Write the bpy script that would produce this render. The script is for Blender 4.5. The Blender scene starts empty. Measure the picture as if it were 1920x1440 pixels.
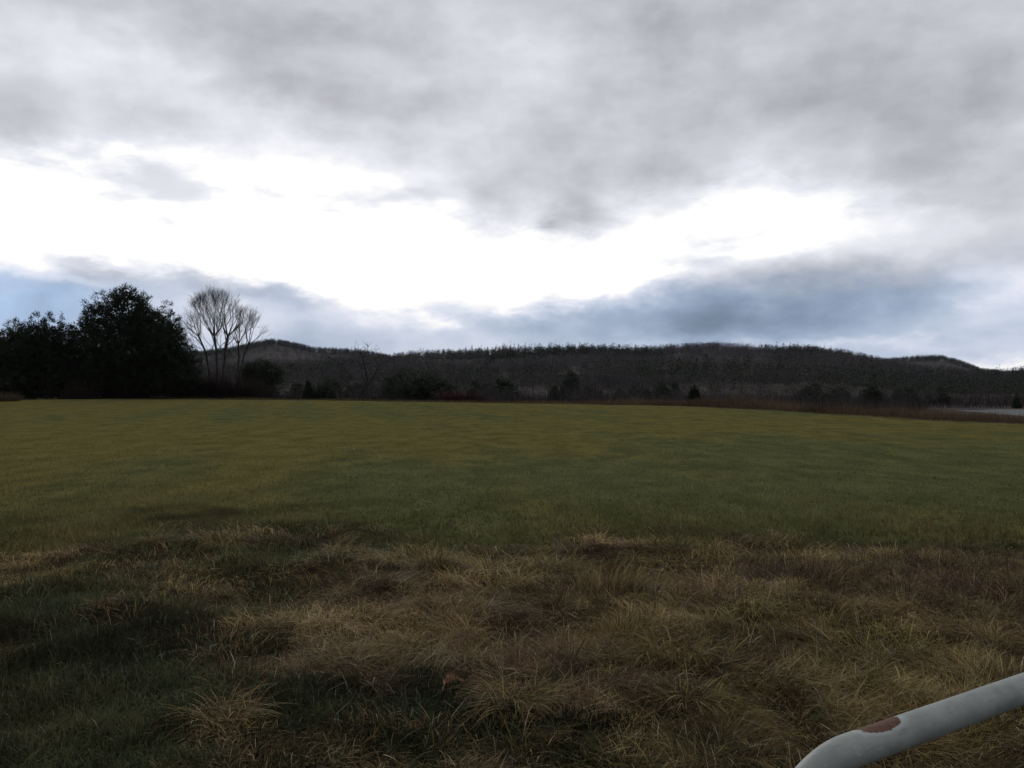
import bpy, math, random
import numpy as np
from mathutils import Vector, Matrix

rng = np.random.default_rng(7)
random.seed(7)
sc = bpy.context.scene
col = sc.collection
EYE = 1.6
F = 1600.0                                    # focal length in photo pixels (1920 wide)

# ------------------------------------------------------------------ helpers
def smooth(a, b, x):
    t = np.clip((x - a) / (b - a), 0, 1)
    return t * t * (3 - 2 * t)

def _hash(ix, iy, seed):
    h = (ix.astype(np.int64) * 374761393 + iy.astype(np.int64) * 668265263 + seed * 1442695041) & 0xffffffff
    h = ((h ^ (h >> 13)) * 1274126177) & 0xffffffff
    h = h ^ (h >> 16)
    return (h & 0xffff) / 65535.0

def vnoise(x, y, seed=0):
    ix = np.floor(x); iy = np.floor(y)
    fx = x - ix; fy = y - iy
    fx = fx * fx * (3 - 2 * fx); fy = fy * fy * (3 - 2 * fy)
    a = _hash(ix, iy, seed); b = _hash(ix + 1, iy, seed)
    c = _hash(ix, iy + 1, seed); d = _hash(ix + 1, iy + 1, seed)
    return (a * (1 - fx) + b * fx) * (1 - fy) + (c * (1 - fx) + d * fx) * fy

def fbm(x, y, seed=0, octs=4):
    s = 0; a = 0.5; n = 0
    for o in range(octs):
        s = s + a * vnoise(x * 2 ** o + 17.3 * o, y * 2 ** o - 9.1 * o, seed + o)
        n += a; a *= 0.5
    return s / n

def tag(o, label=None, cat=None, group=None, kind=None):
    if label: o['label'] = label
    if cat: o['category'] = cat
    if group: o['group'] = group
    if kind: o['kind'] = kind
    return o

def empty(name, loc, rz=0.0, s=1.0):
    o = bpy.data.objects.new(name, None)
    o.empty_display_size = 0.3
    o.location = loc; o.rotation_euler = (0, 0, rz); o.scale = (s, s, s)
    col.objects.link(o)
    return o

def mesh_obj(name, verts, faces, mat, colors=None, parent=None, smooth_shade=False):
    """verts (n,3); faces (m,k) array of one face size, or a list of such arrays."""
    me = bpy.data.meshes.new(name)
    fl = faces if isinstance(faces, list) else [faces]
    fl = [np.asarray(f, dtype=np.int32) for f in fl if len(f)]
    verts = np.asarray(verts, dtype=np.float32)
    me.vertices.add(len(verts)); me.vertices.foreach_set('co', verts.ravel())
    nl = sum(f.size for f in fl); npoly = sum(len(f) for f in fl)
    me.loops.add(nl); me.loops.foreach_set('vertex_index', np.concatenate([f.ravel() for f in fl]))
    me.polygons.add(npoly)
    st = []; off = 0
    for f in fl:
        st.append(off + np.arange(len(f)) * f.shape[1]); off += f.size
    me.polygons.foreach_set('loop_start', np.concatenate(st).astype(np.int32))
    me.update(calc_edges=True)
    if smooth_shade:
        me.polygons.foreach_set('use_smooth', np.ones(npoly, dtype=bool))
    if colors is not None:
        at = me.color_attributes.new('Col', 'FLOAT_COLOR', 'POINT')
        c = np.ones((len(verts), 4), dtype=np.float32); c[:, :3] = colors
        at.data.foreach_set('color', c.ravel())
    if mat: me.materials.append(mat)
    o = bpy.data.objects.new(name, me)
    col.objects.link(o)
    if parent: o.parent = parent
    return o

# ------------------------------------------------------------------ node helpers
class NT:
    def __init__(self, tree):
        self.t = tree
    def n(self, typ, **kw):
        nd = self.t.nodes.new(typ)
        for k, v in kw.items(): setattr(nd, k, v)
        return nd
    def link(self, a, b): self.t.links.new(a, b)
    def put(self, sock, v):
        if hasattr(v, 'is_output'): self.link(v, sock)
        else: sock.default_value = v
    def m(self, op, a, b=None, c=None, clamp=False):
        nd = self.n('ShaderNodeMath', operation=op, use_clamp=clamp)
        self.put(nd.inputs[0], a)
        if b is not None: self.put(nd.inputs[1], b)
        if c is not None: self.put(nd.inputs[2], c)
        return nd.outputs[0]
    def vm(self, op, a, b=None, scale=None):
        nd = self.n('ShaderNodeVectorMath', operation=op)
        self.put(nd.inputs[0], a)
        if b is not None: self.put(nd.inputs[1], b)
        if scale is not None: self.put(nd.inputs['Scale'], scale)
        return nd.outputs['Value'] if op in ('DOT_PRODUCT', 'LENGTH', 'DISTANCE') else nd.outputs[0]
    def noise(self, vec, scale, detail=4, rough=0.5, color=False, dist=0.0):
        nd = self.n('ShaderNodeTexNoise')
        if vec is not None: self.link(vec, nd.inputs['Vector'])
        nd.inputs['Scale'].default_value = scale
        nd.inputs['Detail'].default_value = detail
        nd.inputs['Roughness'].default_value = rough
        nd.inputs['Distortion'].default_value = dist
        return nd.outputs['Color'] if color else nd.outputs['Fac']
    def ss(self, x, a, b, lo=0.0, hi=1.0):
        nd = self.n('ShaderNodeMapRange', interpolation_type='SMOOTHSTEP')
        self.put(nd.inputs['Value'], x)
        nd.inputs['From Min'].default_value = a; nd.inputs['From Max'].default_value = b
        nd.inputs['To Min'].default_value = lo; nd.inputs['To Max'].default_value = hi
        return nd.outputs[0]
    def mix(self, f, a, b, blend='MIX'):
        nd = self.n('ShaderNodeMix', data_type='RGBA', blend_type=blend)
        self.put(nd.inputs[0], f); 
        for i, v in ((6, a), (7, b)):
            if isinstance(v, tuple) and len(v) == 3: v = (*v, 1.0)
            self.put(nd.inputs[i], v)
        return nd.outputs[2]
    def mapping(self, vec, scale=(1, 1, 1), rot=(0, 0, 0)):
        nd = self.n('ShaderNodeMapping')
        self.link(vec, nd.inputs[0]); nd.inputs['Rotation'].default_value = rot; nd.inputs['Scale'].default_value = scale
        return nd.outputs[0]

def new_mat(name):
    m = bpy.data.materials.new(name); m.use_nodes = True
    t = m.node_tree
    for nd in list(t.nodes): t.nodes.remove(nd)
    k = NT(t)
    out = k.n('ShaderNodeOutputMaterial')
    return m, k, out

def plant_mat(name, transl=0.35, rough=0.55, spec=0.25, tint=(1, 1, 1)):
    """thin leaves or blades coloured per plant; light passes through a little"""
    m, k, out = new_mat(name)
    at = k.n('ShaderNodeAttribute', attribute_name='Col')
    c = k.mix(1.0, at.outputs['Color'], tint, 'MULTIPLY')
    p = k.n('ShaderNodeBsdfPrincipled')
    k.link(c, p.inputs['Base Color'])
    p.inputs['Roughness'].default_value = rough
    p.inputs['Specular IOR Level'].default_value = spec
    tr = k.n('ShaderNodeBsdfTranslucent'); k.link(c, tr.inputs[0])
    mx = k.n('ShaderNodeMixShader'); mx.inputs[0].default_value = transl
    k.link(p.outputs[0], mx.inputs[1]); k.link(tr.outputs[0], mx.inputs[2])
    k.link(mx.outputs[0], out.inputs[0])
    return m

def bark_mat(name, base, dark):
    m, k, out = new_mat(name)
    g = k.n('ShaderNodeTexCoord').outputs['Object']
    n = k.noise(k.mapping(g, (1, 1, .25)), 6, 5, .6)
    c = k.mix(k.ss(n, .35, .65), dark, base)
    p = k.n('ShaderNodeBsdfPrincipled'); k.link(c, p.inputs['Base Color'])
    p.inputs['Roughness'].default_value = .9; p.inputs['Specular IOR Level'].default_value = .15
    k.link(p.outputs[0], out.inputs[0])
    return m

M_GRASS = plant_mat('grass_blade', .28, .8, .0)
M_ROUGH = plant_mat('rough_grass_blade', .26, .6, .02)
M_NEEDLE = plant_mat('evergreen_needles', .12, .6, .2)
M_TWIG = plant_mat('twigs', .0, .85, .1)
M_BARK = bark_mat('grey_bark', (.085, .07, .06), (.035, .03, .027))
M_DARKBARK = bark_mat('dark_bark', (.04, .034, .03), (.018, .016, .014))

# ------------------------------------------------------------------ terrain
EX = np.array([-400, -120, -55, -35, -23.7, -13, -2.8, 6, 12.6, 15.7, 16.9, 19.2, 24, 34, 50, 90, 400])
EY = np.array([110, 95, 91, 86, 83, 81, 75, 69, 59.5, 46.5, 36.6, 32, 27, 20, 12, 0, -60])

def edge_dist(x, y):
    """signed distance past the edge of the mown field (positive = beyond it)"""
    x = np.asarray(x, float); y = np.asarray(y, float)
    d = np.full(x.shape, 1e9)
    for i in range(len(EX) - 1):
        ax, ay = EX[i], EY[i]; bx, by = EX[i + 1] - ax, EY[i + 1] - ay
        t = np.clip(((x - ax) * bx + (y - ay) * by) / (bx * bx + by * by), 0, 1)
        d = np.minimum(d, np.hypot(x - ax - t * bx, y - ay - t * by))
    return np.where(y > np.interp(x, EX, EY), d, -d)

# ridge line of the near hill and of the far hills, read as slopes seen from the field
U1 = np.array([-1600, -600, 0, 300, 450, 560, 640, 700, 735, 760, 800, 850, 900, 950, 1000, 1100, 1200, 1240, 1290, 1340, 1400, 1450, 1490, 1530, 1570, 1620, 1660, 1700, 1760, 1840, 1880, 1920, 2100, 2600, 3600])
V1 = np.array([705, 700, 690, 684, 680, 677, 673, 669, 666, 660, 657, 654, 650, 647, 645, 645, 651, 650, 647, 644, 650, 650, 647, 647, 652, 660, 670, 682, 692, 695, 694, 690, 683, 690, 700])
U2 = np.array([-1600, -300, 200, 380, 440, 480, 510, 550, 590, 640, 660, 700, 735, 900, 1400, 1600, 1680, 1720, 1765, 1800, 1840, 1900, 2200, 3600])
V2 = np.array([690, 680, 664, 656, 648, 639, 634, 640, 650, 652, 653, 657, 666, 690, 690, 678, 669, 666, 665, 674, 690, 698, 690, 690])
FLOOR = -3.5

def bumps(x, y):
    """hummocks of the rough ground close to the gate, softer in the mown field"""
    rough = 1 - smooth(8.2, 10.5, y)
    r = np.hypot(x, y)
    near = (fbm(x * 1.1, y * 1.1, 3, 3) - .5) * .20 + (fbm(x * 3.1, y * 3.1, 5, 3) - .5) * .09
    fld = (fbm(x * .25, y * .25, 8, 3) - .5) * .10 + (fbm(x * .05, y * .05, 9, 2) - .5) * .25 * smooth(10, 40, r)
    return near * rough * smooth(1.0, 2.6, r) + fld * (1 - rough)

def terrain(x, y):
    x = np.asarray(x, float); y = np.asarray(y, float)
    s = edge_dist(x, y)
    z = bumps(x, y) * (1 - smooth(0, 12, s)) + FLOOR * smooth(1.0, 30, s)
    yy = np.maximum(y, 1.0)
    u = 960 + F * x / yy
    H1 = EYE + (720 - np.interp(u, U1, V1)) / F * 1000 - 10
    H2 = EYE + (720 - np.interp(u, U2, V2)) / F * 2000 - 11
    w1 = fbm(x * .006, y * .006, 21, 4) - .5
    k1 = np.clip((y - 230) / (1000 - 230), 0, 1)
    rise = (H1 - FLOOR) * (k1 ** 1.15) + w1 * 26 * np.sin(np.pi * np.clip(k1, 0, 1)) 
    fall = np.where(y > 1000, -(y - 1000) * .03, 0)
    m1 = np.where(y > 230, rise + fall, 0)
    k2 = np.clip((y - 1250) / (2000 - 1250), 0, 1)
    m2 = np.where(y > 1250, (H2 - FLOOR) * k2 + w1 * 30 * np.sin(np.pi * k2) - np.where(y > 2000, (y - 2000) * .05, 0), 0)
    m1 = np.maximum(m1, 0); m2 = np.maximum(m2, 0)
    return z + np.where(y > 230, np.maximum(m1, m2), 0)

def axis(lo, hi, n, a, c):
    f = lambda v: math.asinh((v - c) / a)
    return c + a * np.sinh(np.linspace(f(lo), f(hi), n))

gx = axis(-4200, 4200, 620, 2.5, 0.0)
gy = axis(-260, 4600, 620, 2.5, 4.5)
GX, GY = np.meshgrid(gx, gy)
GZ = terrain(GX, GY)
TV = np.stack([GX.ravel(), GY.ravel(), GZ.ravel()], 1)
nx = len(gx); ny = len(gy)
ii, jj = np.meshgrid(np.arange(nx - 1), np.arange(ny - 1))
q = (jj * nx + ii).ravel()
TF = np.stack([q, q + 1, q + nx + 1, q + nx], 1)
cx = TV[TF].mean(1)
inside = edge_dist(cx[:, 0], cx[:, 1]) < .6

# how dry (straw coloured) the rough grass is, by place on the ground
DRY = np.array([(100,1045,.6),(300,1080,.42),(500,1080,.32),(250,1130,.26),(100,1180,.08),(300,1220,.12),(520,1200,.22),(450,1150,.3),(600,1210,.4),(100,1300,.08),
 (300,1340,.15),(420,1375,.5),(250,1400,.1),(520,1400,.2),(600,1330,.15),(100,1420,.1),(700,1130,.9),(700,1210,.85),(680,1270,.8),(850,1100,.95),(850,1240,.85),
 (780,1310,.15),(900,1390,.35),(700,1400,.15),(1000,1050,.95),(1000,1150,.9),(1050,1250,.8),(1100,1320,.8),(1080,1400,.3),(1200,1100,.9),
 (1200,1230,.85),(1250,1380,.55),(1350,1080,.8),(1400,1150,.75),(1400,1250,.8),(1380,1380,.6),(1600,1060,.9),(1700,1100,.9),(1650,1180,.8),
 (1600,1280,.8),(1850,1080,.95),(1850,1200,.8),(1850,1350,.75),(1600,1420,.65),(1500,1030,.7),(600,1040,.4),(450,1030,.38),(200,1030,.4),(2200,1200,.8),(-300,1200,.2)], float)

def to_uv(x, y):
    yy = np.maximum(y, .8)
    return 960 + F * x / yy, 720 + EYE * F / yy

def dryness(x, y):
    u, v = to_uv(x, y)
    num = 0; den = 0
    for a, b, w in DRY:
        d2 = ((u - a) / 110) ** 2 + ((v - b) / 60) ** 2 + .15
        k = 1 / d2 ** 2
        num = num + w * k; den = den + k
    d = num / den
    n = fbm(x * 1.7, y * 1.7, 31, 4) - .5
    wob = (fbm(x * .45, y * .45, 41, 4) - .5) * 5.0 + (fbm(x * 2.2, y * 2.2, 43, 4) - .5) * 2.4
    wob = wob * np.interp(x, [-4, -1, 0, 5], [1.3, 1.1, .75, .75]) + np.interp(x, [-5, -1.5, 0], [.5, .6, 0])
    rough = 1 - smooth(8.2, 10.2, y + wob)
    return np.clip(d + n * 1.1, 0, 1) * rough, rough

# --- ground material
def ground_material():
    m, k, out = new_mat('field_ground')
    pos = k.n('ShaderNodeNewGeometry').outputs['Position']
    at = k.n('ShaderNodeAttribute', attribute_name='Col')
    sep = k.n('ShaderNodeSeparateColor'); k.link(at.outputs['Color'], sep.inputs[0])
    dry, rough, yel = sep.outputs[0], sep.outputs[1], sep.outputs[2]
    n_fine = k.noise(pos, 9, 6, .7)
    n_mid = k.noise(k.mapping(pos, (.8, .45, 1)), 1.6, 6, .62)
    n_big = k.noise(k.mapping(pos, (.5, .22, 1)), .33, 5, .6)
    # mowing lines running away from the gate
    rot = k.mapping(pos, (1, 1, 1), (0, 0, math.radians(-15)))
    sx = k.n('ShaderNodeSeparateXYZ'); k.link(rot, sx.inputs[0])
    ln = k.m('SINE', k.m('ADD', k.m('MULTIPLY', sx.outputs[0], 1.55), k.m('MULTIPLY', n_big, 5.0)))
    green = k.mix(k.ss(n_mid, .35, .65), (.082, .091, .036), (.128, .133, .052))
    olive = k.mix(k.ss(n_mid, .32, .66), (.114, .102, .033), (.168, .146, .049))
    yf = k.m('ADD', yel, k.m('MULTIPLY', k.m('SUBTRACT', n_big, .5), 1.6))
    yf = k.m('ADD', yf, k.m('MULTIPLY', ln, .20))
    yf = k.m('ADD', yf, k.m('MULTIPLY', k.m('SUBTRACT', n_mid, .5), .9))
    lawn = k.mix(k.ss(yf, .1, .9), green, olive)
    # bare straw-brown flecks
    lawn = k.mix(k.ss(n_fine, .54, .72, 0, .7), lawn, (.10, .076, .032))
    lawn = k.mix(k.ss(k.noise(pos, 4, 6, .75), .52, .68, 0, .65), lawn, (.045, .046, .018))
    lawn = k.mix(k.ss(k.noise(k.mapping(pos, (1, .6, 1)), 2.3, 6, .75), .57, .70, 0, .55), lawn, (.135, .10, .048))
    thatch = k.mix(k.ss(n_fine, .35, .65), (.030, .021, .013), (.075, .055, .030))
    thatch = k.mix(dry, (.022, .021, .013), thatch)
    c = k.mix(rough, lawn, thatch)
    p = k.n('ShaderNodeBsdfPrincipled'); k.link(c, p.inputs['Base Color'])
    p.inputs['Roughness'].default_value = 1; p.inputs['Specular IOR Level'].default_value = 0
    b = k.n('ShaderNodeBump'); b.inputs['Strength'].default_value = .7; b.inputs['Distance'].default_value = .05
    k.link(k.noise(pos, 12, 5, .7), b.inputs['Height']); k.link(b.outputs[0], p.inputs['Normal'])
    k.link(p.outputs[0], out.inputs[0])
    return m

def hill_material():
    m, k, out = new_mat('leaf_litter')
    pos = k.n('ShaderNodeNewGeometry').outputs['Position']
    n = k.noise(pos, .05, 6, .65)
    c = k.mix(k.ss(n, .35, .65), (.045, .038, .033), (.085, .07, .058))
    p = k.n('ShaderNodeBsdfPrincipled'); k.link(c, p.inputs['Base Color'])
    p.inputs['Roughness'].default_value = 1; p.inputs['Specular IOR Level'].default_value = .05
    k.link(p.outputs[0], out.inputs[0])
    return m

def yellowness(x, y):
    """0 = green sward, 1 = olive yellow sward"""
    g = np.interp(y, [9, 11, 13, 16, 19, 24, 33, 42, 60, 90], [.30, .22, .05, .12, .45, .80, .80, .55, .70, .62])
    left = smooth(0, -6, x)
    g = g + left * np.interp(y, [9, 11.5, 14, 20, 35, 90], [.0, .35, .55, .40, .05, 0])
    # the greener swath that crosses the middle and the right of the field
    g = g - .45 * np.exp(-((y - 20 - .15 * x) / 6.0) ** 2) * smooth(0, 6, x)
    g = g - .35 * np.exp(-((y - 52) / 12) ** 2) * np.exp(-((x + 11) / 9) ** 2)
    return np.clip(g, 0, 1)

dr, ro = dryness(TV[:, 0], TV[:, 1])
ye = yellowness(TV[:, 0], TV[:, 1])
TC = np.stack([dr, ro, ye], 1)

def sub_mesh(name, mask, mat, colors=None):
    f = TF[mask]; used = np.unique(f)
    remap = np.zeros(len(TV), np.int32); remap[used] = np.arange(len(used))
    return mesh_obj(name, TV[used], remap[f], mat, None if colors is None else colors[used], smooth_shade=True)

field = sub_mesh('field', inside, ground_material(), TC)
tag(field, 'open hay field with olive green mown grass', kind='structure')
hills = sub_mesh('hills', ~inside, hill_material())
tag(hills, 'low brown wooded hills beyond the field', kind='structure')

# pale bare field seen low past the grass strip
def pale_material():
    m, k, out = new_mat('pale_soil')
    pos = k.n('ShaderNodeNewGeometry').outputs['Position']
    n = k.noise(k.mapping(pos, (.06, .3, 1)), 1.0, 5, .6)
    c = k.mix(k.ss(n, .3, .7), (.075, .079, .077), (.105, .106, .10))
    p = k.n('ShaderNodeBsdfPrincipled'); k.link(c, p.inputs['Base Color'])
    p.inputs['Roughness'].default_value = .9
    k.link(p.outputs[0], out.inputs[0])
    return m
pvx = np.array([(84, 163), (92, 164), (93, 168), (120, 168), (230, 169), (230, 90), (150, 95), (100, 108), (78, 122)], float)
pv = np.column_stack([pvx, np.full(len(pvx), FLOOR + .08)])
pale = mesh_obj('pale_field', pv, [np.array([list(range(len(pvx)))[::-1]])], pale_material())
tag(pale, 'pale grey bare field beyond the brown grass strip', kind='structure')

# ------------------------------------------------------------------ grass blades
def blades(base, head, L, w, th0, bend, colors, segs=4, zmin=None, side=None):
    """many blades as one mesh: returns verts, quads, colours"""
    N = len(base)
    dx, dy = np.cos(head), np.sin(head)
    P = np.array(base, float).copy()
    pts = [P.copy()]
    for s in range(segs):
        t = (s + .5) / segs
        th = th0 + bend * t
        st = (L / segs)
        P = P + np.stack([dx * np.sin(th) * st, dy * np.sin(th) * st, np.cos(th) * st], 1)
        if zmin is not None: P[:, 2] = np.maximum(P[:, 2], zmin)
        pts.append(P.copy())
    tw = rng.uniform(-.6, .6, N) if side is None else side
    wx, wy = -np.sin(head + tw), np.cos(head + tw)
    V = np.zeros((N, 2 * (segs + 1), 3), np.float32)
    for s in range(segs + 1):
        k = w * .5 * (1 - (s / segs) ** 1.6 * .92)
        o = np.stack([wx * k, wy * k, np.zeros(N)], 1)
        V[:, 2 * s] = pts[s] - o; V[:, 2 * s + 1] = pts[s] + o
    b = (np.arange(N) * 2 * (segs + 1))[:, None]
    Fq = np.concatenate([np.concatenate([b + 2 * s, b + 2 * s + 1, b + 2 * s + 3, b + 2 * s + 2], 1)[:, None] for s in range(segs)], 1)
    C = np.repeat(colors[:, None], 2 * (segs + 1), 1)
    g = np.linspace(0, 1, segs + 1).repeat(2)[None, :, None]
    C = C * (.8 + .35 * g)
    return V.reshape(-1, 3), Fq.reshape(-1, 4), C.reshape(-1, 3)

STRAW = np.array([[.36, .28, .125], [.27, .20, .078], [.20, .14, .052], [.31, .23, .075], [.42, .345, .18], [.13, .086, .038], [.18, .105, .048]])
BROWN = np.array([[.095, .060, .034], [.12, .076, .040], [.065, .042, .028], [.15, .098, .05]])
GREEN = np.array([[.066, .072, .030], [.046, .052, .024], [.084, .086, .034], [.060, .062, .034], [.11, .102, .045], [.085, .068, .042]])
LAWN = np.array([[.122, .134, .056], [.098, .110, .048], [.156, .156, .066]])
OLIVE = np.array([[.170, .148, .050], [.138, .124, .042], [.205, .170, .066], [.118, .106, .036]])

def pick(pal, n, p=None):
    c = pal[rng.choice(len(pal), n, p=p)]
    return c * rng.uniform(.75, 1.25, (n, 1))

def sample_ground(n, u0, u1, v0, v1):
    u = rng.uniform(u0, u1, n); v = rng.uniform(v0, v1, n)
    y = EYE * F / (v - 720); x = (u - 960) / F * y
    return x, y

# rough, matted grass by the gate
n = 330000
x, y = sample_ground(n, -420, 2340, 985, 1640)
d, r = dryness(x, y)
keep = r > rng.uniform(.2, .8, n)
x, y, d = x[keep], y[keep], d[keep]; n = len(x)
isdry = d > rng.uniform(.18, .75, n)
z = terrain(x, y)
flow = (fbm(x * 1.5, y * 1.5, 51, 3) - .5) * 16 - .9
head = np.where(isdry, flow + rng.normal(0, .8, n), rng.uniform(0, 2 * math.pi, n))
lenmod = .55 + .9 * fbm(x * 1.6, y * 1.6, 61, 3)
L = np.where(isdry, rng.uniform(.07, .27, n) * np.interp(x / y, [-.45, -.1], [.55, 1]), rng.uniform(.03, .10, n)) * lenmod
flat = fbm(x * 1.9, y * 1.9, 65, 3)
th0 = np.where(isdry, rng.uniform(.85, 1.57, n) - .7 * np.clip(flat - .45, 0, 1), rng.uniform(.1, 1.1, n))
bend = np.where(isdry, rng.uniform(.1, 1.1, n), rng.uniform(.1, 1.2, n))
w = np.where(isdry, rng.uniform(.0018, .0042, n), rng.uniform(.0022, .0045, n)) * (1 + np.clip(y - 5, 0, 10) * .09)
tone = fbm(x * 1.4, y * 1.4, 71, 4)
cd = pick(STRAW, n); cb = pick(BROWN, n)
useb = rng.uniform(0, 1, n) < np.clip((tone - .44) * 3.0, .10, .75)
C = np.where(isdry[:, None], np.where(useb[:, None], cb, cd * .88), pick(GREEN, n))
ya = fbm(x * 1.2, y * 1.2, 75, 3)
C = np.where(((~isdry) & (y > rng.uniform(5.5, 9.0, n)))[:, None], pick(LAWN, n) * .8, C)
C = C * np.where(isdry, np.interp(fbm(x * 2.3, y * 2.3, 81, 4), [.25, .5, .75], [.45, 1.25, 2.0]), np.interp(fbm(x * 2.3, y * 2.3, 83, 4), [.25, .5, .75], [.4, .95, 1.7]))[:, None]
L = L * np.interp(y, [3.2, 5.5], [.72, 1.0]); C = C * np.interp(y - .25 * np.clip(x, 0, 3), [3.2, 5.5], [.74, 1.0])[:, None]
broad = rng.uniform(0, 1, n) < .08; w = np.where(broad, w * rng.uniform(1.7, 2.6, n), w)
hi = rng.uniform(0, 1, n) < np.where(isdry, .05, .02)
C = np.where(hi[:, None], np.where(isdry[:, None], np.array([[.52, .45, .29]]), np.array([[.26, .24, .17]])) * rng.uniform(.8, 1.2, (n, 1)), C)
C[:, 0] *= np.where(isdry, 1.0, .9 + .5 * (ya - .4))
C[:, 1] *= np.where(isdry, .97 + .25 * (ya - .4), 1.0)
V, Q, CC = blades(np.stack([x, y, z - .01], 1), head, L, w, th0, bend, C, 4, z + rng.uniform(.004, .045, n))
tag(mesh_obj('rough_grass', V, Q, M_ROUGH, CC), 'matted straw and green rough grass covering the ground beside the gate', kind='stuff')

# short grass of the mown field
n = 230000
x, y = sample_ground(n, -380, 2300, 750, 1120)
s = edge_dist(x, y)
d, r = dryness(x, y)
keep = (s < -.2) & ((r < rng.uniform(.3, .9, n)) | ((d < rng.uniform(.1, .5, n)) & (y > rng.uniform(6.0, 8.5, n))))
x, y = x[keep], y[keep]; n = len(x)
z = terrain(x, y)
yl = yellowness(x, y) + (fbm(x * .12 + 3, y * .06, 91, 4) - .5) * 1.7 + (fbm(x * .9, y * .5, 95, 3) - .5) * .9
isy = yl > rng.uniform(.15, .85, n)
C = np.where(isy[:, None], pick(OLIVE, n), pick(LAWN, n))
st = rng.uniform(0, 1, n) < .10 + .34 * (1 - smooth(8.5, 13, y))
C = np.where(st[:, None], pick(STRAW, n) * .7, C)
clump = fbm(x * 1.1 + 5, y * .6, 97, 4)
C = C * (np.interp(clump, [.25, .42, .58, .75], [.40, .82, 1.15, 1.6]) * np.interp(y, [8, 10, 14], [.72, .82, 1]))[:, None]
sc_ = np.clip(y / 11, 1, 6)
L = rng.uniform(.04, .11, n) * np.interp(y, [9, 14, 30, 90], [1, .8, .6, .6]) * np.interp(clump, [.3, .7], [.7, 1.5])
w = rng.uniform(.004, .008, n) * sc_ ** .8
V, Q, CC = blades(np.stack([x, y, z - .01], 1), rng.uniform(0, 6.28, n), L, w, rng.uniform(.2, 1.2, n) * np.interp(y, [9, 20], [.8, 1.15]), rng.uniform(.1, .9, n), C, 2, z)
tag(mesh_obj('mown_grass', V, Q, M_GRASS, CC), 'short olive green grass of the mown hay field', kind='stuff')

# tall russet grass along the far edge of the field
def along_edge(n, x0, x1, s0, s1):
    xs = np.linspace(x0, x1, 900); ys = np.interp(xs, EX, EY)
    seg = np.hypot(np.diff(xs), np.diff(ys)); cum = np.concatenate([[0], np.cumsum(seg)])
    t = rng.uniform(0, cum[-1], n)
    px_ = np.interp(t, cum, xs); py_ = np.interp(t, cum, ys)
    e = .3
    tx = np.interp(t + e, cum, xs) - np.interp(t - e, cum, xs); ty = np.interp(t + e, cum, ys) - np.interp(t - e, cum, ys)
    l = np.hypot(tx, ty) + 1e-9
    off = rng.uniform(s0, s1, n)
    return px_ - ty / l * off, py_ + tx / l * off, off, t

n = 110000
x, y, off, t = along_edge(n, -4, 40, -.4, 7.0)
z = terrain(x, y)
hgt = np.interp(x, [-4, 2, 8, 13, 15.5, 17, 19, 25], [.14, .26, .52, .80, .86, .68, .42, .42])
L = rng.uniform(.45, 1.25, n) * hgt * np.clip(.15 + 1.9 * (fbm(x * .55 + t * .1, y * .3, 101, 4) - .12), .25, 1.6) * smooth(-.7, 1.6, off)
C = pick(np.array([[.115, .082, .050], [.090, .062, .043], [.155, .114, .066], [.066, .047, .036], [.115, .074, .052]]), n)
C *= (.6 + .8 * fbm(x * .35, y * .35, 103, 3))[:, None]
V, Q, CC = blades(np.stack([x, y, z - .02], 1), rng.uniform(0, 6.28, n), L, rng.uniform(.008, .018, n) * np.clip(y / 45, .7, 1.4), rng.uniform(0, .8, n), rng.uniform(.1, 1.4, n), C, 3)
tag(mesh_obj('edge_grass', V, Q, M_GRASS, CC), 'uncut russet grass strip along the edge of the field', kind='stuff')
n = 40000
x, y, off, t = along_edge(n, -150, 4, -.2, 5.0)
z = terrain(x, y)
L = rng.uniform(.10, .34, n) * (.4 + 1.1 * fbm(x * .3, y * .3, 111, 3))
C = pick(np.array([[.12, .10, .04], [.10, .075, .04], [.15, .12, .055], [.07, .05, .035]]), n)
V, Q, CC = blades(np.stack([x, y, z - .02], 1), rng.uniform(0, 6.28, n), L, rng.uniform(.02, .035, n), rng.uniform(0, .4, n), rng.uniform(.1, .9, n), C, 2)
tag(mesh_obj('verge_grass', V, Q, M_GRASS, CC), 'low dull grass along the foot of the trees', kind='stuff')

# nameless clumps that make the rough ground lumpy
nc = 620
u_ = rng.uniform(-250, 2200, nc); v_ = 720 + EYE * F / rng.uniform(3.3, 9.6, nc)
cyy = EYE * F / (v_ - 720); cxx = (u_ - 960) / F * cyy
cd_, cr_ = dryness(cxx, cyy)
okc = (cr_ > .3) & (rng.uniform(0, 1, nc) < (.12 + .95 * cd_) * np.interp(cxx / cyy, [-.4, -.1], [.35, 1]))
cxx, cyy, cd_ = cxx[okc], cyy[okc], cd_[okc]
per = (rng.uniform(50, 170, len(cxx)) * np.interp(cyy, [3.3, 9.6], [1.25, .7])).astype(int)
ci = np.repeat(np.arange(len(cxx)), per); n = len(ci)
crad = rng.uniform(.04, .15, len(cxx)); cL = rng.uniform(.10, .28, len(cxx)) * np.interp(cxx / cyy, [-.4, -.1], [.7, 1]); clean = rng.uniform(0, 6.28, len(cxx)); cst = rng.uniform(0, 1, len(cxx))
a_ = rng.uniform(0, 6.28, n); rr_ = crad[ci] * np.sqrt(rng.uniform(0, 1, n))
x = cxx[ci] + rr_ * np.cos(a_); y = cyy[ci] + rr_ * np.sin(a_); z = terrain(x, y)
head = np.where(rng.uniform(0, 1, n) < cst[ci] * .7, clean[ci] + rng.normal(0, .5, n), a_ + rng.normal(0, .5, n))
L = cL[ci] * rng.uniform(.5, 1.2, n)
cg = rng.uniform(0, 1, len(cxx)) > cd_ * 1.1 - .05
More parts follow.
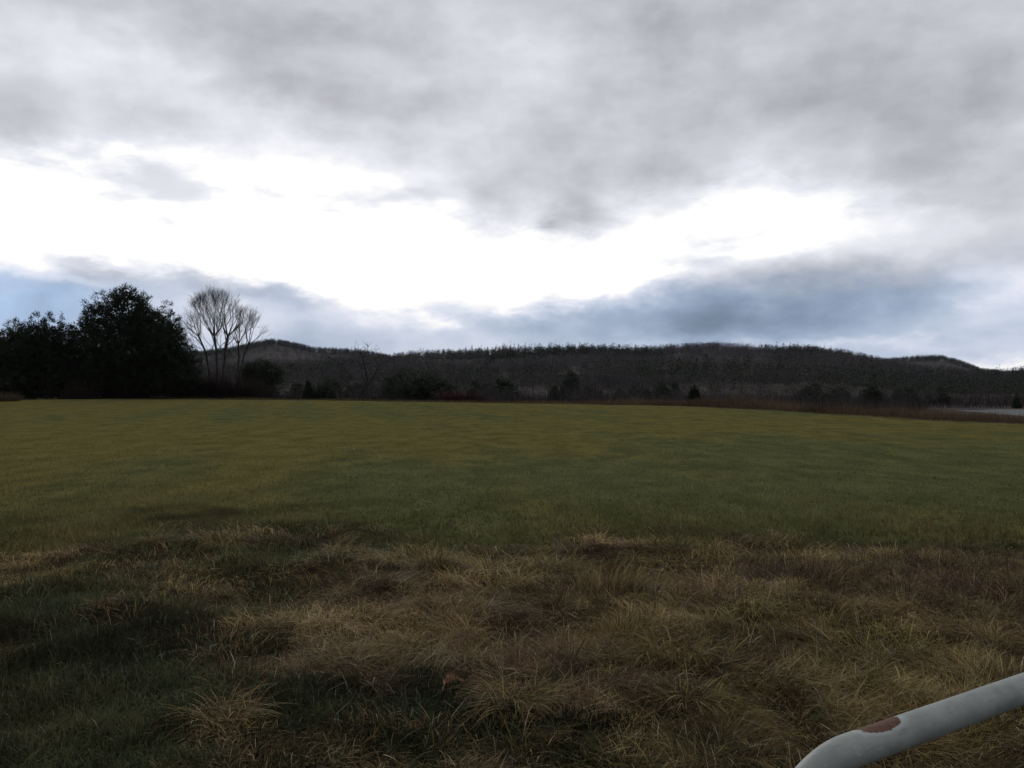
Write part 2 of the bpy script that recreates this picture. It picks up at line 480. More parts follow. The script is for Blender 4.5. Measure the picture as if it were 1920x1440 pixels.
cmul = rng.uniform(.5, 1.3, len(cxx)) * np.interp(cyy, [3.2, 5.5], [.75, 1.0]); cy_ = rng.uniform(.9, 1.15, len(cxx))
gr = cg[ci] & (rng.uniform(0, 1, n) < .75)
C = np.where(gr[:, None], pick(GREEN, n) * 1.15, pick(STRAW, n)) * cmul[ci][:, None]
C[:, 1] *= np.where(gr, 1, cy_[ci])
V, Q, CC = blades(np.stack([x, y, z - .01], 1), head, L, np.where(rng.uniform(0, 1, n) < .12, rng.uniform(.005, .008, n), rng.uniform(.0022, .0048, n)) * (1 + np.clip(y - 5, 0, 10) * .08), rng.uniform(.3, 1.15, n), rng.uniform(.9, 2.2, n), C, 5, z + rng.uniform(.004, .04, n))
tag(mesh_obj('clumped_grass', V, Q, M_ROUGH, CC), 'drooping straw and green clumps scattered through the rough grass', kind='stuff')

# dead weeds: dark wiry stalks in the rough ground
n0 = 5200
wc = [(1690, 1120, .55, 1.0), (1880, 1100, .6, 1.0), (1600, 1075, .5, .5), (1455, 1085, .22, .7), (1780, 1060, .5, .6), (1330, 1130, .25, .35), (1950, 1180, .5, .7), (1130, 1115, .22, .3), (2050, 1100, .7, 1.)]
xs = []; ys = []; hs = []
for (u, v, rad, k) in wc:
    yy = EYE * F / (v - 720); xx = (u - 960) / F * yy
    m_ = int(n0 * k * .34)
    a = rng.normal(0, rad, (m_, 2)); xs.append(xx + a[:, 0]); ys.append(yy + a[:, 1] * .8)
x = np.concatenate(xs); y = np.concatenate(ys); n = len(x); z = terrain(x, y)
C = pick(np.array([[.07, .046, .036], [.10, .064, .044], [.05, .035, .03], [.14, .092, .055]]), n)
V, Q, CC = blades(np.stack([x, y, z], 1), rng.uniform(0, 6.28, n), rng.uniform(.08, .30, n), rng.uniform(.002, .0042, n), rng.uniform(.2, 1.3, n), rng.uniform(-.2, 1.5, n), C, 4, z + .01)
tag(mesh_obj('dead_weeds', V, Q, M_TWIG, CC), 'dark purplish brown dead weed stalks in the rough grass', kind='stuff')

# single tussocks that stand out from the rough grass
def tussock(u, v, rad, L0, n, mode, label, green=.2, lean=None):
    yy = EYE * F / (v - 720); xx = (u - 960) / F * yy
    zz = float(terrain(np.array([xx]), np.array([yy]))[0])
    a = rng.uniform(0, 2 * math.pi, n); rr = rad * np.sqrt(rng.uniform(0, 1, n))
    bx, by = rr * np.cos(a), rr * np.sin(a)
    head = a + rng.normal(0, .8, n)
    if lean is None: lean = rng.uniform(0, 6.28); head = np.where(rng.uniform(0, 1, n) < .35, lean + rng.normal(0, .5, n), head)
    elif lean is not None:
        head = np.where(rng.uniform(0, 1, n) < .6, lean + rng.normal(0, .6, n), head)
    L = L0 * rng.uniform(.25, 1.15, n)
    if mode == 'droop':
        th0 = rng.uniform(.2, 1.05, n); bend = rng.uniform(1.3, 2.4, n)
    elif mode == 'upright':
        th0 = rng.uniform(0, .55, n); bend = rng.uniform(.1, 1.2, n)
    else:
        th0 = rng.uniform(.6, 1.25, n); bend = rng.uniform(.6, 1.5, n)
    gz = terrain(xx + bx, yy + by) - zz
    g = rng.uniform(0, 1, n) < green
    C = np.where(g[:, None], pick(GREEN, n) * 1.15, pick(STRAW, n) * .9)
    tipx = xx + bx + np.cos(head) * L * .6; tipy = yy + by + np.sin(head) * L * .6
    zmin = terrain(tipx, tipy) - zz + rng.uniform(.005, .04, n)
    hump = .10 * L0 / .4 * (1 - (rr / rad) ** 2)
    V, Q, CC = blades(np.stack([bx, by, gz - .01 + hump * .0], 1), head, L, rng.uniform(.0028, .0058, n) * (1 + max(0, yy - 5) * .08), th0, bend, C, 6, np.minimum(zmin, gz + .2))
    o = mesh_obj('grass_tussock', V, Q, M_ROUGH, CC)
    o.location = (xx, yy, zz)
    tag(o, label, 'grass tussock', 'grass tussocks in the rough ground')

tussock(962, 1340, .12, .31, 700, 'droop', 'large drooping tussock with a green heart, beside the fallen oak leaf', .32)
tussock(755, 1225, .16, .36, 620, 'mat', 'flattened reddish straw tussock combed towards the camera', .03, -1.9)
tussock(410, 1020, .22, .34, 420, 'droop', 'rounded golden tussock alone in green grass, near the mown field', .12)
tussock(1165, 1190, .10, .28, 200, 'upright', 'narrow golden tuft with upright wispy tips amid matted straw', .08)
tussock(870, 1245, .12, .30, 420, 'droop', 'low yellow green mound just behind the drooping tussock', .35)
tussock(1470, 1022, .22, .34, 380, 'droop', 'shaggy straw mound on the mown edge, above the dark weeds', .15)
tussock(1045, 1062, .28, .32, 560, 'droop', 'wide golden mound at the border of the mown green', .25)
tussock(815, 1070, .16, .24, 260, 'upright', 'spiky yellow green tuft standing in the brown grass', .45)
tussock(420, 1368, .13, .26, 420, 'mat', 'brown straw tussock surrounded by dark green grass, closest to the lower left', .1, -.6)
tussock(1140, 1110, .26, .32, 420, 'upright', 'tall reddish tussock with fine upright stems', .0)
tussock(285, 1025, .16, .32, 300, 'mat', 'small tawny tussock left of the rounded golden one', .2)
tussock(1260, 1235, .18, .38, 480, 'droop', 'pale straw tussock with arching stems, right of the golden tuft', .08)
tussock(650, 1040, .18, .36, 380, 'droop', 'yellowish tussock on the edge of the mown grass, left of the wide golden mound', .25)

# fallen oak leaf
def oak_leaf(u, v):
    yy = EYE * F / (v - 720); xx = (u - 960) / F * yy
    half = [(0, .004), (.10, .006), (.16, .016), (.22, .032), (.27, .030), (.30, .014), (.36, .018), (.43, .044), (.50, .046), (.52, .030), (.55, .016), (.62, .020), (.70, .042), (.77, .040), (.80, .022), (.85, .016), (.92, .020), (.97, .012), (1.0, .0)]
    l = .115
    rows = []
    for (a, b) in half:
        for s in (-1, -.5, 0, .5, 1):
            yv = b * s
            zc = .030 * abs(s) ** 1.5 * (b / .045) + .03 * math.sin(a * 3.0) + .006 * math.sin(9 * a + 3 * s)
            rows.append(((a - .5) * l, yv, zc))
    Fq = []
    for i in range(len(half) - 1):
        for j in range(4):
            b = i * 5 + j
            Fq.append((b, b + 1, b + 6, b + 5))
    m, k, out = new_mat('dry_oak_leaf')
    g = k.n('ShaderNodeTexCoord').outputs['Object']
    c = k.mix(k.ss(k.noise(g, 60, 4, .6), .35, .65), (.17, .085, .042), (.28, .155, .082))
    p = k.n('ShaderNodeBsdfPrincipled'); k.link(c, p.inputs['Base Color']); p.inputs['Roughness'].default_value = .6
    tr = k.n('ShaderNodeBsdfTranslucent'); k.link(c, tr.inputs[0])
    mx = k.n('ShaderNodeMixShader'); mx.inputs[0].default_value = .3
    k.link(p.outputs[0], mx.inputs[1]); k.link(tr.outputs[0], mx.inputs[2]); k.link(mx.outputs[0], out.inputs[0])
    o = mesh_obj('oak_leaf', np.array(rows), np.array(Fq), m, smooth_shade=True)
    zz = float(terrain(np.array([xx]), np.array([yy]))[0])
    o.location = (xx, yy, zz + .11); o.rotation_euler = (math.radians(30), math.radians(16), math.radians(205))
    tag(o, 'curled orange brown oak leaf lying in the grass', 'leaf')
oak_leaf(850, 1328)

# ------------------------------------------------------------------ trees
def prisms(A, B, ra, rb, sides=4):
    """tapered prisms from A to B (n,3)"""
    D = B - A; l = np.linalg.norm(D, axis=1, keepdims=True) + 1e-9; D = D / l
    ref = np.where(np.abs(D[:, 2:3]) > .9, np.array([[1., 0, 0]]), np.array([[0, 0, 1.]]))
    X = np.cross(D, ref); X /= np.linalg.norm(X, axis=1, keepdims=True) + 1e-9
    Y = np.cross(D, X)
    n = len(A); V = np.zeros((n, 2 * sides, 3), np.float32)
    for k in range(sides):
        c, s = math.cos(2 * math.pi * k / sides), math.sin(2 * math.pi * k / sides)
        d = X * c + Y * s
        V[:, k] = A + d * ra[:, None]; V[:, sides + k] = B + d * rb[:, None]
    b = (np.arange(n) * 2 * sides)[:, None]
    Fq = np.concatenate([np.concatenate([b + k, b + (k + 1) % sides, b + sides + (k + 1) % sides, b + sides + k], 1)[:, None] for k in range(sides)], 1)
    return V.reshape(-1, 3), Fq.reshape(-1, 4)

def colonize(att, seeds, step=.3, kill=.6, iters=120, wob=.15, up=.05):
    P = []; par = []
    for pl in seeds:
        prev = -1
        for j, p in enumerate(pl):
            if isinstance(p, int): prev = p; continue
            P.append(np.array(p, float)); par.append(prev); prev = len(P) - 1
    P = [np.asarray(p) for p in P]
    att = att.copy()
    near = np.full(len(att), -1); nd = np.full(len(att), 1e9)
    def upd(start):
        nonlocal near, nd
        Q = np.array(P[start:])
        d = np.linalg.norm(att[:, None] - Q[None], axis=2)
        j = d.argmin(1); dm = d[np.arange(len(att)), j]
        b = dm < nd
        nd[b] = dm[b]; near[b] = j[b] + start
    upd(0)
    for it in range(iters):
        alive = nd > kill
        att, near, nd = att[alive], near[alive], nd[alive]
        if len(att) == 0: break
        start = len(P)
        for g in np.unique(near):
            a = att[near == g]
            d = a - P[g]; d = d / (np.linalg.norm(d, axis=1, keepdims=True) + 1e-9)
            v = d.mean(0) + rng.normal(0, wob, 3) + np.array([0, 0, up])
            v /= np.linalg.norm(v) + 1e-9
            P.append(P[g] + v * step); par.append(int(g))
        upd(start)
    return np.array(P), np.array(par)

def tree_radii(par, r0, p):
    n = len(par); acc = np.zeros(n); kids = np.zeros(n, int)
    for i in range(n - 1, -1, -1):
        if kids[i] == 0: acc[i] = r0 ** p
        if par[i] >= 0: acc[par[i]] += acc[i]; kids[par[i]] += 1
    return acc ** (1 / p), kids

def crown_points(n, lobes, shell=.5):
    out = []
    vol = np.array([l[3] * l[4] * l[5] for l in lobes]); vol /= vol.sum()
    for l, f in zip(lobes, vol):
        m_ = max(8, int(n * f))
        d = rng.normal(0, 1, (m_, 3)); d /= np.linalg.norm(d, axis=1, keepdims=True)
        r_ = rng.uniform(shell ** 3, 1, (m_, 1)) ** (1 / 3)
        out.append(np.array(l[:3]) + d * r_ * np.array(l[3:6]))
    return np.concatenate(out)

def bare_tree(name, loc, lobes, seeds, natt, label, cat='tree', group=None, r0=.012, step=.3, kill=.55, twigs=4, twl=.55, colr=(.075, .058, .052), thick=.07, bark=None, wob=.15, pw=2.15, shell=.35):
    att = crown_points(natt, lobes, shell)
    P, par = colonize(att, seeds, step, kill, 140, wob)
    r, kids = tree_radii(par, r0, pw)
    root = empty(name, loc)
    if label: tag(root, label, cat, group)
    idx = np.where(par >= 0)[0]
    A, B = P[par[idx]], P[idx]
    rb = r[idx]; ra = np.minimum(r[par[idx]], rb * 1.35 + .004)
    big = rb > thick
    V, Q = prisms(A[big], B[big], ra[big], rb[big], 7)
    mesh_obj('trunk', V, Q, bark or M_BARK, parent=root, smooth_shade=True)
    Vs, Qs = prisms(A[~big], B[~big], ra[~big], rb[~big], 4)
    # last twigs
    tips = np.where(kids == 0)[0]
    T = np.repeat(tips, twigs)
    d = P[T] - P[par[T]]; d = d / (np.linalg.norm(d, axis=1, keepdims=True) + 1e-9) + rng.normal(0, .45, (len(T), 3)) + np.array([0, 0, .15])
    d /= np.linalg.norm(d, axis=1, keepdims=True)
    B2 = P[T] + d * (twl * rng.uniform(.4, 1.2, (len(T), 1)))
    Vt, Qt = prisms(P[T], B2, np.full(len(T), r0 * .8), np.full(len(T), r0 * .35), 3)
    V = np.concatenate([Vs, Vt]); 
    fq = [np.concatenate([Qs, Qt + len(Vs)])]
    C = np.array(colr)[None] * rng.uniform(.7, 1.3, (len(V), 1))
    mesh_obj('crown', V, fq, M_TWIG, C, parent=root)
    return root

def fan_tree(name, loc, stems, lobes, cen, label, colr, bark=None, depth=7, l0=1.15, r_tip=.0040, thick=.055):
    """leafless tree whose limbs fork and fan outward until they leave the crown"""
    root = empty(name, loc)
    tag(root, label, 'tree')
    LB = [(np.array(l[:3]), np.array(l[3:6])) for l in lobes]
    cen = np.array(cen, float)
    A = []; B = []; RA = []; RB = []
    def seg(a, b, ra, rb):
        A.append(a); B.append(b); RA.append(ra); RB.append(rb)
    def inside(p):
        return any((((p - c) / r) ** 2).sum() < 1 for c, r in LB)
    def grow(p, d, length, rad, dep, age):
        k = 3
        for i in range(k):
            out = p - cen; out /= np.linalg.norm(out) + 1e-9
            d = d + out * .13 + rng.normal(0, .07, 3) + np.array([0, 0, .03]); d /= np.linalg.norm(d)
            q = p + d * length / k
            r2 = rad * (1 - .25 / k)
            seg(p, q, rad, r2); p, rad = q, r2
            if dep <= 3:
                for _ in range(2 if dep > 1 else 1):
                    if rng.uniform() < .6:
                        e = d + rng.normal(0, .42, 3) + out * .25; e /= np.linalg.norm(e)
                        t1 = p + e * rng.uniform(.18, .5); e2 = e + rng.normal(0, .25, 3); e2 /= np.linalg.norm(e2)
                        seg(p, t1, r_tip * 1.1, r_tip * .8); seg(t1, t1 + e2 * rng.uniform(.12, .35), r_tip * .8, r_tip * .4)
        if dep == 0 or (age > 0 and not inside(p) and rng.uniform() < .9): return
        n_ = 2 if rng.uniform() < .62 else 3
        for j in range(n_):
            e = d + rng.normal(0, .34, 3); e /= np.linalg.norm(e)
            grow(p, e, length * rng.uniform(.74, .98), max(r_tip, rad * (.74 if n_ == 2 else .64)), dep - 1, age + 1)
    for (pl, r1) in stems:
        pl = [np.array(p) for p in pl]; m_ = len(pl)
        for i in range(m_ - 1):
            seg(pl[i], pl[i + 1], r1 * (1 - .35 * i / m_), r1 * (1 - .35 * (i + 1) / m_))
            if i > m_ * .45:
                e = (pl[i + 1] - pl[i]); e /= np.linalg.norm(e); e = e + rng.choice([-1, 1]) * np.array([rng.uniform(.5, 1.0), rng.normal(0, .4), 0]) + rng.normal(0, .2, 3) * np.array([1, 1, .3]); e /= np.linalg.norm(e)
                grow(pl[i + 1], e, l0, r1 * .34, depth - 2, 0)
        d = pl[-1] - pl[-2]; d /= np.linalg.norm(d)
        for j in range(4):
            e = d + np.array([(-.95, -.3, .35, 1.0)[j], rng.normal(0, .45), 0]) + rng.normal(0, .12, 3); e /= np.linalg.norm(e)
            grow(pl[-1], e, l0, r1 * .46, depth - 1, 0)
    A, B, RA, RB = np.array(A), np.array(B), np.array(RA), np.array(RB)
    big = RB > thick
    V, Q = prisms(A[big], B[big], RA[big], RB[big], 7)
    mesh_obj('trunk', V, Q, bark or M_BARK, parent=root, smooth_shade=True)
    V, Q = prisms(A[~big], B[~big], RA[~big], RB[~big], 3)
    C = np.array(colr)[None] * rng.uniform(.7, 1.3, (len(V), 1))
    mesh_obj('crown', V, Q, M_TWIG, C, parent=root)
    return root

def sprays(P, D, n, size, wid, pal, spread=.7):
    """n needle sprays (thin diamonds) at each point P, pointing about D"""
    N = len(P) * n
    p = np.repeat(P, n, 0) + rng.normal(0, size * .35, (N, 3))
    d = np.repeat(D, n, 0) + rng.normal(0, spread, (N, 3)); d /= np.linalg.norm(d, axis=1, keepdims=True) + 1e-9
    s = np.cross(d, rng.normal(0, 1, (N, 3))); s /= np.linalg.norm(s, axis=1, keepdims=True) + 1e-9
    L = size * rng.uniform(.5, 1.2, (N, 1)); W = wid * rng.uniform(.6, 1.3, (N, 1))
    V = np.stack([p, p + d * L * .45 + s * W * .5, p + d * L, p + d * L * .45 - s * W * .5], 1)
    b = (np.arange(N) * 4)[:, None]
    Q = b + np.arange(4)[None]
    c = pal[rng.integers(0, len(pal), len(P))].repeat(n, 0) * rng.uniform(.7, 1.3, (N, 1))
    return V.reshape(-1, 3), Q, np.repeat(c, 4, 0)

NEEDLE = np.array([[.028, .037, .021], [.020, .028, .017], [.038, .046, .024], [.026, .032, .022]])

def pine(name, loc, lobes, ntips, label, cat='tree', group=None, nper=9, size=.42, wid=.10, trunk_h=8, trunk_r=.28, limbs=46, pal=NEEDLE, shell=.55):
    root = empty(name, loc)
    if label: tag(root, label, cat, group)
    T = crown_points(ntips, lobes, shell)
    T = T[T[:, 2] > .05]
    cen = np.array([np.mean([l[0] for l in lobes]), np.mean([l[1] for l in lobes]), 0])
    # trunk and limbs
    k = 9
    hz = np.linspace(-.3, trunk_h, k); wob = np.cumsum(rng.normal(0, .05, (k, 2)), 0)
    tp = np.column_stack([cen[0] * np.linspace(0, 1, k) + wob[:, 0], cen[1] + wob[:, 1], hz])
    tr = np.linspace(trunk_r, trunk_r * .12, k)
    V, Q = prisms(tp[:-1], tp[1:], tr[:-1], tr[1:], 8)
    A = []; B = []; R = []
    sel = rng.choice(len(T), min(limbs, len(T)), replace=False)
    for i in sel:
        h = np.clip(T[i, 2] * rng.uniform(.55, .9), .3, trunk_h * .98)
        s0 = np.array([np.interp(h, hz, tp[:, 0]), np.interp(h, hz, tp[:, 1]), h])
        prev = s0; rr = trunk_r * .28 * (1 - h / trunk_h * .6)
        for t in (.33, .66, 1.0):
            p = s0 + (T[i] - s0) * t + np.array([0, 0, -.35 * math.sin(t * math.pi)]) + rng.normal(0, .08, 3)
            A.append(prev); B.append(p); R.append((rr * (1.1 - t * .9 + .25), rr * (1.1 - t * .9))); prev = p
    V2, Q2 = prisms(np.array(A), np.array(B), np.array([a for a, b in R]), np.array([b for a, b in R]), 5)
    mesh_obj('trunk', np.concatenate([V, V2]), np.concatenate([Q, Q2 + len(V)]), M_DARKBARK, parent=root, smooth_shade=True)
    ax = np.column_stack([np.interp(T[:, 2], hz, tp[:, 0]), np.interp(T[:, 2], hz, tp[:, 1]), T[:, 2] * .75])
    D = T - ax; D /= np.linalg.norm(D, axis=1, keepdims=True) + 1e-9; D[:, 2] += .45
    V, Q, C = sprays(T, D, nper, size, wid, pal)
    # the thick inside of the crown
    big = [l for l in lobes if l[3] > .9] or lobes
    I = crown_points(max(60, ntips // 3), [(l[0], l[1], l[2], l[3] * .78, l[4] * .78, l[5] * .78) for l in big], .0)
    I = I[I[:, 2] > .05]
    V2, Q2, C2 = sprays(I, rng.normal(0, 1, I.shape), max(4, nper // 2), size * 1.5, wid * 3.2, pal * .9)
    Q = np.concatenate([Q, Q2 + len(V)]); V = np.concatenate([V, V2]); C = np.concatenate([C, C2])
    mesh_obj('crown', V, Q, M_NEEDLE, C, parent=root)
    return root

def at(u, y):
    x = (u - 960) / F * y
    return x, y, float(terrain(np.array([x]), np.array([y]))[0])

def lobes_px(ls, u0, Y, z0):
    """crown lobes given by where they stand beside the tree's foot, turned into metres"""
    k = Y / F; out = []
    for (u, v, ru, rv, dy, ry) in ls:
        out.append(((u - u0) * k, dy, EYE + (720 - v) * k - z0, ru * k, ry, rv * k))
    return out

# the big dark pine and its smaller neighbour
Y = 88.0; x0, y0, z0 = at(255, Y)
lb = lobes_px([(238, 585, 48, 44, 0, 2.4), (180, 602, 32, 42, .6, 2.0), (285, 620, 56, 44, .3, 2.6), (312, 650, 48, 48, -.5, 2.6), (334, 692, 42, 50, .2, 2.4),
               (180, 660, 50, 60, -.4, 2.6), (250, 665, 90, 64, 0, 3.2), (200, 705, 62, 42, .3, 2.8), (285, 710, 78, 40, .2, 3.0), (236, 552, 20, 18, 0, 1.0), (268, 560, 16, 16, 0, .9), (166, 572, 12, 18, .3, .8), (188, 558, 10, 14, .3, .7), (312, 578, 9, 14, 0, .6), (148, 625, 18, 24, 0, 1.0)], 255, Y, z0)
pine('pine_tree', (x0, y0, z0), lb, 5200, 'big broad black-green pine with a ragged rounded crown, tallest tree at the field edge', nper=22, size=.34, wid=.052, trunk_h=10.2, trunk_r=.36, limbs=90, shell=.45)
Y = 86.0; x0, y0, z0 = at(60, Y)
lb = lobes_px([(60, 665, 76, 56, 0, 2.6), (20, 680, 60, 64, .5, 2.4), (100, 680, 46, 58, .2, 2.2), (60, 715, 90, 36, 0, 2.8), (90, 625, 26, 28, 0, 1.3), (55, 630, 30, 26, 0, 1.4), (120, 645, 22, 40, .3, 1.2), (92, 598, 4, 16, 0, .3), (114, 606, 4, 18, .2, .3), (13, 606, 5, 16, .2, .3), (65, 597, 10, 9, 0, .5), (30, 606, 5, 9, 0, .4)], 60, Y, z0)
pine('pine_tree', (x0, y0, z0), lb, 3300, 'lower dark evergreen left of the big pine with thin shoots above its flat crown', nper=20, size=.34, wid=.052, trunk_h=6.8, trunk_r=.25, limbs=60, shell=.45)
Y = 93.0; x0, y0, z0 = at(-45, Y)
lb = lobes_px([(-45, 670, 60, 60, 0, 2.6), (-60, 700, 70, 50, .5, 2.6), (-20, 690, 36, 60, .2, 2.2)], -45, Y, z0)
pine('pine_tree', (x0, y0, z0), lb, 1500, 'dark evergreen cut by the picture edge, left of all other trees', nper=9, size=.5, wid=.09, trunk_h=7.0, trunk_r=.25, limbs=40, shell=.45)

# bare maples right of the pine
def stem(u0, pts, Y, z0, dy=0.0):
    k = Y / F
    return [((u - u0) * k, dy * (i / max(1, len(pts) - 1)), EYE + (720 - v) * k - z0) for i, (u, v) in enumerate(pts)]
def fine(pl, step=.5):
    out = [pl[0]]
    for a, b in zip(pl[:-1], pl[1:]):
        a = np.array(a); b = np.array(b); m_ = max(1, int(np.linalg.norm(b - a) / step))
        for j in range(1, m_ + 1): out.append(tuple(a + (b - a) * j / m_))
    return out
Y = 92.0; x0, y0, z0 = at(412, Y)
s1 = fine(stem(412, [(408, 752), (408, 700), (406, 660), (402, 630)], Y, z0))
s2 = fine(stem(412, [(417, 752), (418, 700), (420, 660), (424, 630)], Y, z0, .6))
s3 = fine(stem(412, [(400, 752), (394, 700), (388, 660), (376, 632)], Y, z0, -.5))
lb = lobes_px([(404, 598, 46, 47, 0, 2.6), (374, 618, 26, 40, 0, 1.6), (432, 602, 20, 40, 0, 1.6)], 412, Y, z0)
kk = Y / F
fan_tree('maple_tree', (x0, y0, z0), [(s1, .17), (s2, .19), (s3, .13)], lb, ((405 - 412) * kk, 0, EYE + (720 - 690) * kk - z0), 'leafless maple with a full round fan crown beside the big pine', (.098, .079, .076))
Y = 94.0; x0, y0, z0 = at(446, Y)
s1 = fine(stem(446, [(444, 752), (445, 700), (448, 670), (447, 645)], Y, z0))
s2 = fine(stem(446, [(450, 752), (450, 700), (456, 665), (464, 645)], Y, z0, .5))
lb = lobes_px([(462, 617, 24, 38, 0, 1.6), (484, 630, 26, 28, 0, 1.6), (450, 628, 13, 32, 0, 1.0)], 446, Y, z0)
kk = Y / F
fan_tree('maple_tree', (x0, y0, z0), [(s1, .14), (s2, .13)], lb, ((450 - 446) * kk, 0, EYE + (720 - 690) * kk - z0), 'smaller leafless maple leaning right, beside the round crowned maple', (.098, .079, .076), depth=6, l0=1.0)
# gnarled old apple tree
Y = 84.0; x0, y0, z0 = at(672, Y)
s1 = fine(stem(672, [(668, 752), (664, 738), (652, 718), (640, 708)], Y, z0), .3)
s2 = fine(stem(672, [(678, 752), (683, 735), (690, 720), (700, 708), (706, 690)], Y, z0, .4), .3)
s3 = fine(stem(672, [(672, 752), (680, 735), (690, 712), (685, 690), (682, 675)], Y, z0, -.3), .3)
lb = lobes_px([(650, 690, 26, 26, 0, 1.5), (684, 668, 32, 30, 0, 1.8), (712, 690, 24, 36, 0, 1.5)], 672, Y, z0)
bare_tree('apple_tree', (x0, y0, z0), lb, [s1, s2, s3], 620, 'gnarled old leafless apple tree with spreading crooked limbs against the hill', r0=.012, kill=.42, step=.24, twigs=3, twl=.5, colr=(.035, .03, .027), thick=.06, bark=M_DARKBARK, wob=.3)

# small evergreens and bushes along the edge
def conifer_lobes(h, r, n=6):
    return [(0, 0, h * (.12 + .8 * i / n), r * (1 - .82 * i / n), r * (1 - .82 * i / n), h / n * .9) for i in range(n)]
for (u, Y, h, r, lab) in [(578, 92, 3.0, .75, 'slim dark columnar cedar between the round bush and the apple tree'),
                          (1302, 66, 1.6, .55, 'small dark cone shaped cedar rising from the brown grass strip'),
                          (645, 93, 1.3, .55, 'tiny dark cedar at the left foot of the apple tree')]:
    x0, y0, z0 = at(u, Y)
    pine('cedar_tree', (x0, y0, z0), conifer_lobes(h, r), 520, lab, nper=7, size=.22, wid=.05, trunk_h=h * .9, trunk_r=.07, limbs=16)
for (u, Y, w_, h, lab, zc) in [(489, 100, 2.6, 1.5, 'round dark evergreen bush right of the leaning maple', 2.9),
                           (606, 93, 1.2, .85, 'low dark evergreen bush right of the slim cedar', .7),
                           (800, 98, 3.4, 1.9, 'wide dark evergreen clump behind the red brown bush', 1.9),
                           (765, 104, 3.0, 2.2, 'dark evergreen clump between the apple tree and the wide evergreen clump', 2.4)]:
    x0, y0, z0 = at(u, Y)
    zc = zc - z0 if u == 489 else zc - z0 * .6
    lb = [(0, 0, zc, w_, w_ * .8, h), (.1, -.2, zc * .4, w_ * .8, w_ * .7, zc * .5), (w_ * .5, .2, zc - h * .35, w_ * .6, w_ * .6, h * .7), (-w_ * .5, .1, zc - h * .25, w_ * .65, w_ * .6, h * .7)]
    pine('evergreen_bush', (x0, y0, z0), lb, 1300, lab, cat='bush', pal=NEEDLE * 1.4, nper=8, size=.34, wid=.08, trunk_h=zc + h * .6, trunk_r=.12, limbs=24, shell=.3)

def twig_bush(u, Y, rad, h, n, colr, label):
    x0, y0, z0 = at(u, Y)
    a = rng.uniform(0, 6.28, n); rr = rad * np.sqrt(rng.uniform(0, 1, n))
    bx, by = rr * np.cos(a), rr * np.sin(a) * .7
    C = np.array(colr)[None] * rng.uniform(.6, 1.4, (n, 1))
    gz = terrain(x0 + bx, y0 + by) - z0
    V, Q, CC = blades(np.stack([bx, by, gz], 1), a + rng.normal(0, .6, n), h * rng.uniform(.5, 1.2, n), rng.uniform(.012, .03, n), rng.uniform(.0, .5, n), rng.uniform(.2, 1.5, n), C, 5)
    o = mesh_obj('twig_bush', V, Q, M_TWIG, CC); o.location = (x0, y0, z0)
    tag(o, label, 'bush')
twig_bush(868, 84, 2.6, 1.5, 2600, (.075, .036, .036), 'low red brown leafless bush in front of the wide evergreen clump')
twig_bush(225, 89, 3.2, 2.1, 2600, (.05, .032, .028), 'dark russet thicket under the big pine')
twig_bush(150, 86, 2.2, 1.9, 1600, (.055, .04, .036), 'brown leafless thicket between the two dark evergreens')
twig_bush(365, 91, 2.6, 3.2, 3200, (.055, .042, .038), 'grey brown thicket right of the big pine, under the maple')
twig_bush(430, 92, 3.2, 3.4, 4200, (.05, .034, .03), 'reddish brown thicket around the foot of the maples')
twig_bush(520, 95, 2.8, 1.7, 1800, (.052, .036, .032), 'low brown thicket left of the slim cedar')
twig_bush(720, 92, 2.4, 1.5, 1500, (.048, .034, .03), 'dim brown thicket right of the apple tree trunk')
twig_bush(3, 74, 1.5, .9, 900, (.10, .075, .05), 'tan dry weed clump at the field edge, farthest left')

# ------------------------------------------------------------------ valley woods: single trees
def copy_tree(root, loc, rz, s, name=None):
    c = root.copy(); col.objects.link(c)
    c.location = loc; c.rotation_euler = (0, 0, rz); c.scale = s
    for ch in root.children:
        d = ch.copy(); col.objects.link(d); d.parent = c
    return c

bprot = []
for i in range(4):
    lb = [(0, 0, 6.2, 2.6, 2.6, 3.2), (rng.uniform(-1, 1), .4, 4.6, 2.6, 2.6, 2.0)]
    sd = fine([(0, 0, -.4), (rng.uniform(-.2, .2), 0, 1.5), (rng.uniform(-.4, .4), .1, 3.2)])
    bprot.append(bare_tree('bare_tree', (0, 0, 0), lb, [sd], 330, 'grey leafless tree in the valley woods past the field', 'tree', 'leafless trees in the valley woods', r0=.02, kill=.6, step=.4, twigs=4, twl=.9, colr=(.058, .050, .048), thick=.09))
eprot = []
for i in range(4):
    if i < 2: lb = conifer_lobes(9, 2.3, 7)
    else: lb = [(0, 0, 4.6, 2.6, 2.6, 3.4), (.8, 0, 3.0, 2.6, 2.4, 2.4), (-.9, .2, 2.8, 2.4, 2.4, 2.2), (0, 0, 7.2, 1.3, 1.3, 1.8)]
    eprot.append(pine('evergreen_tree', (0, 0, 0), lb, 620, 'dark evergreen tree in the valley woods past the field', 'tree', 'evergreen trees in the valley woods', nper=8, size=.7, wid=.16, trunk_h=8, trunk_r=.16, limbs=24, shell=.3, pal=NEEDLE * 1.5))
used = {}
placed = []
tries = 0
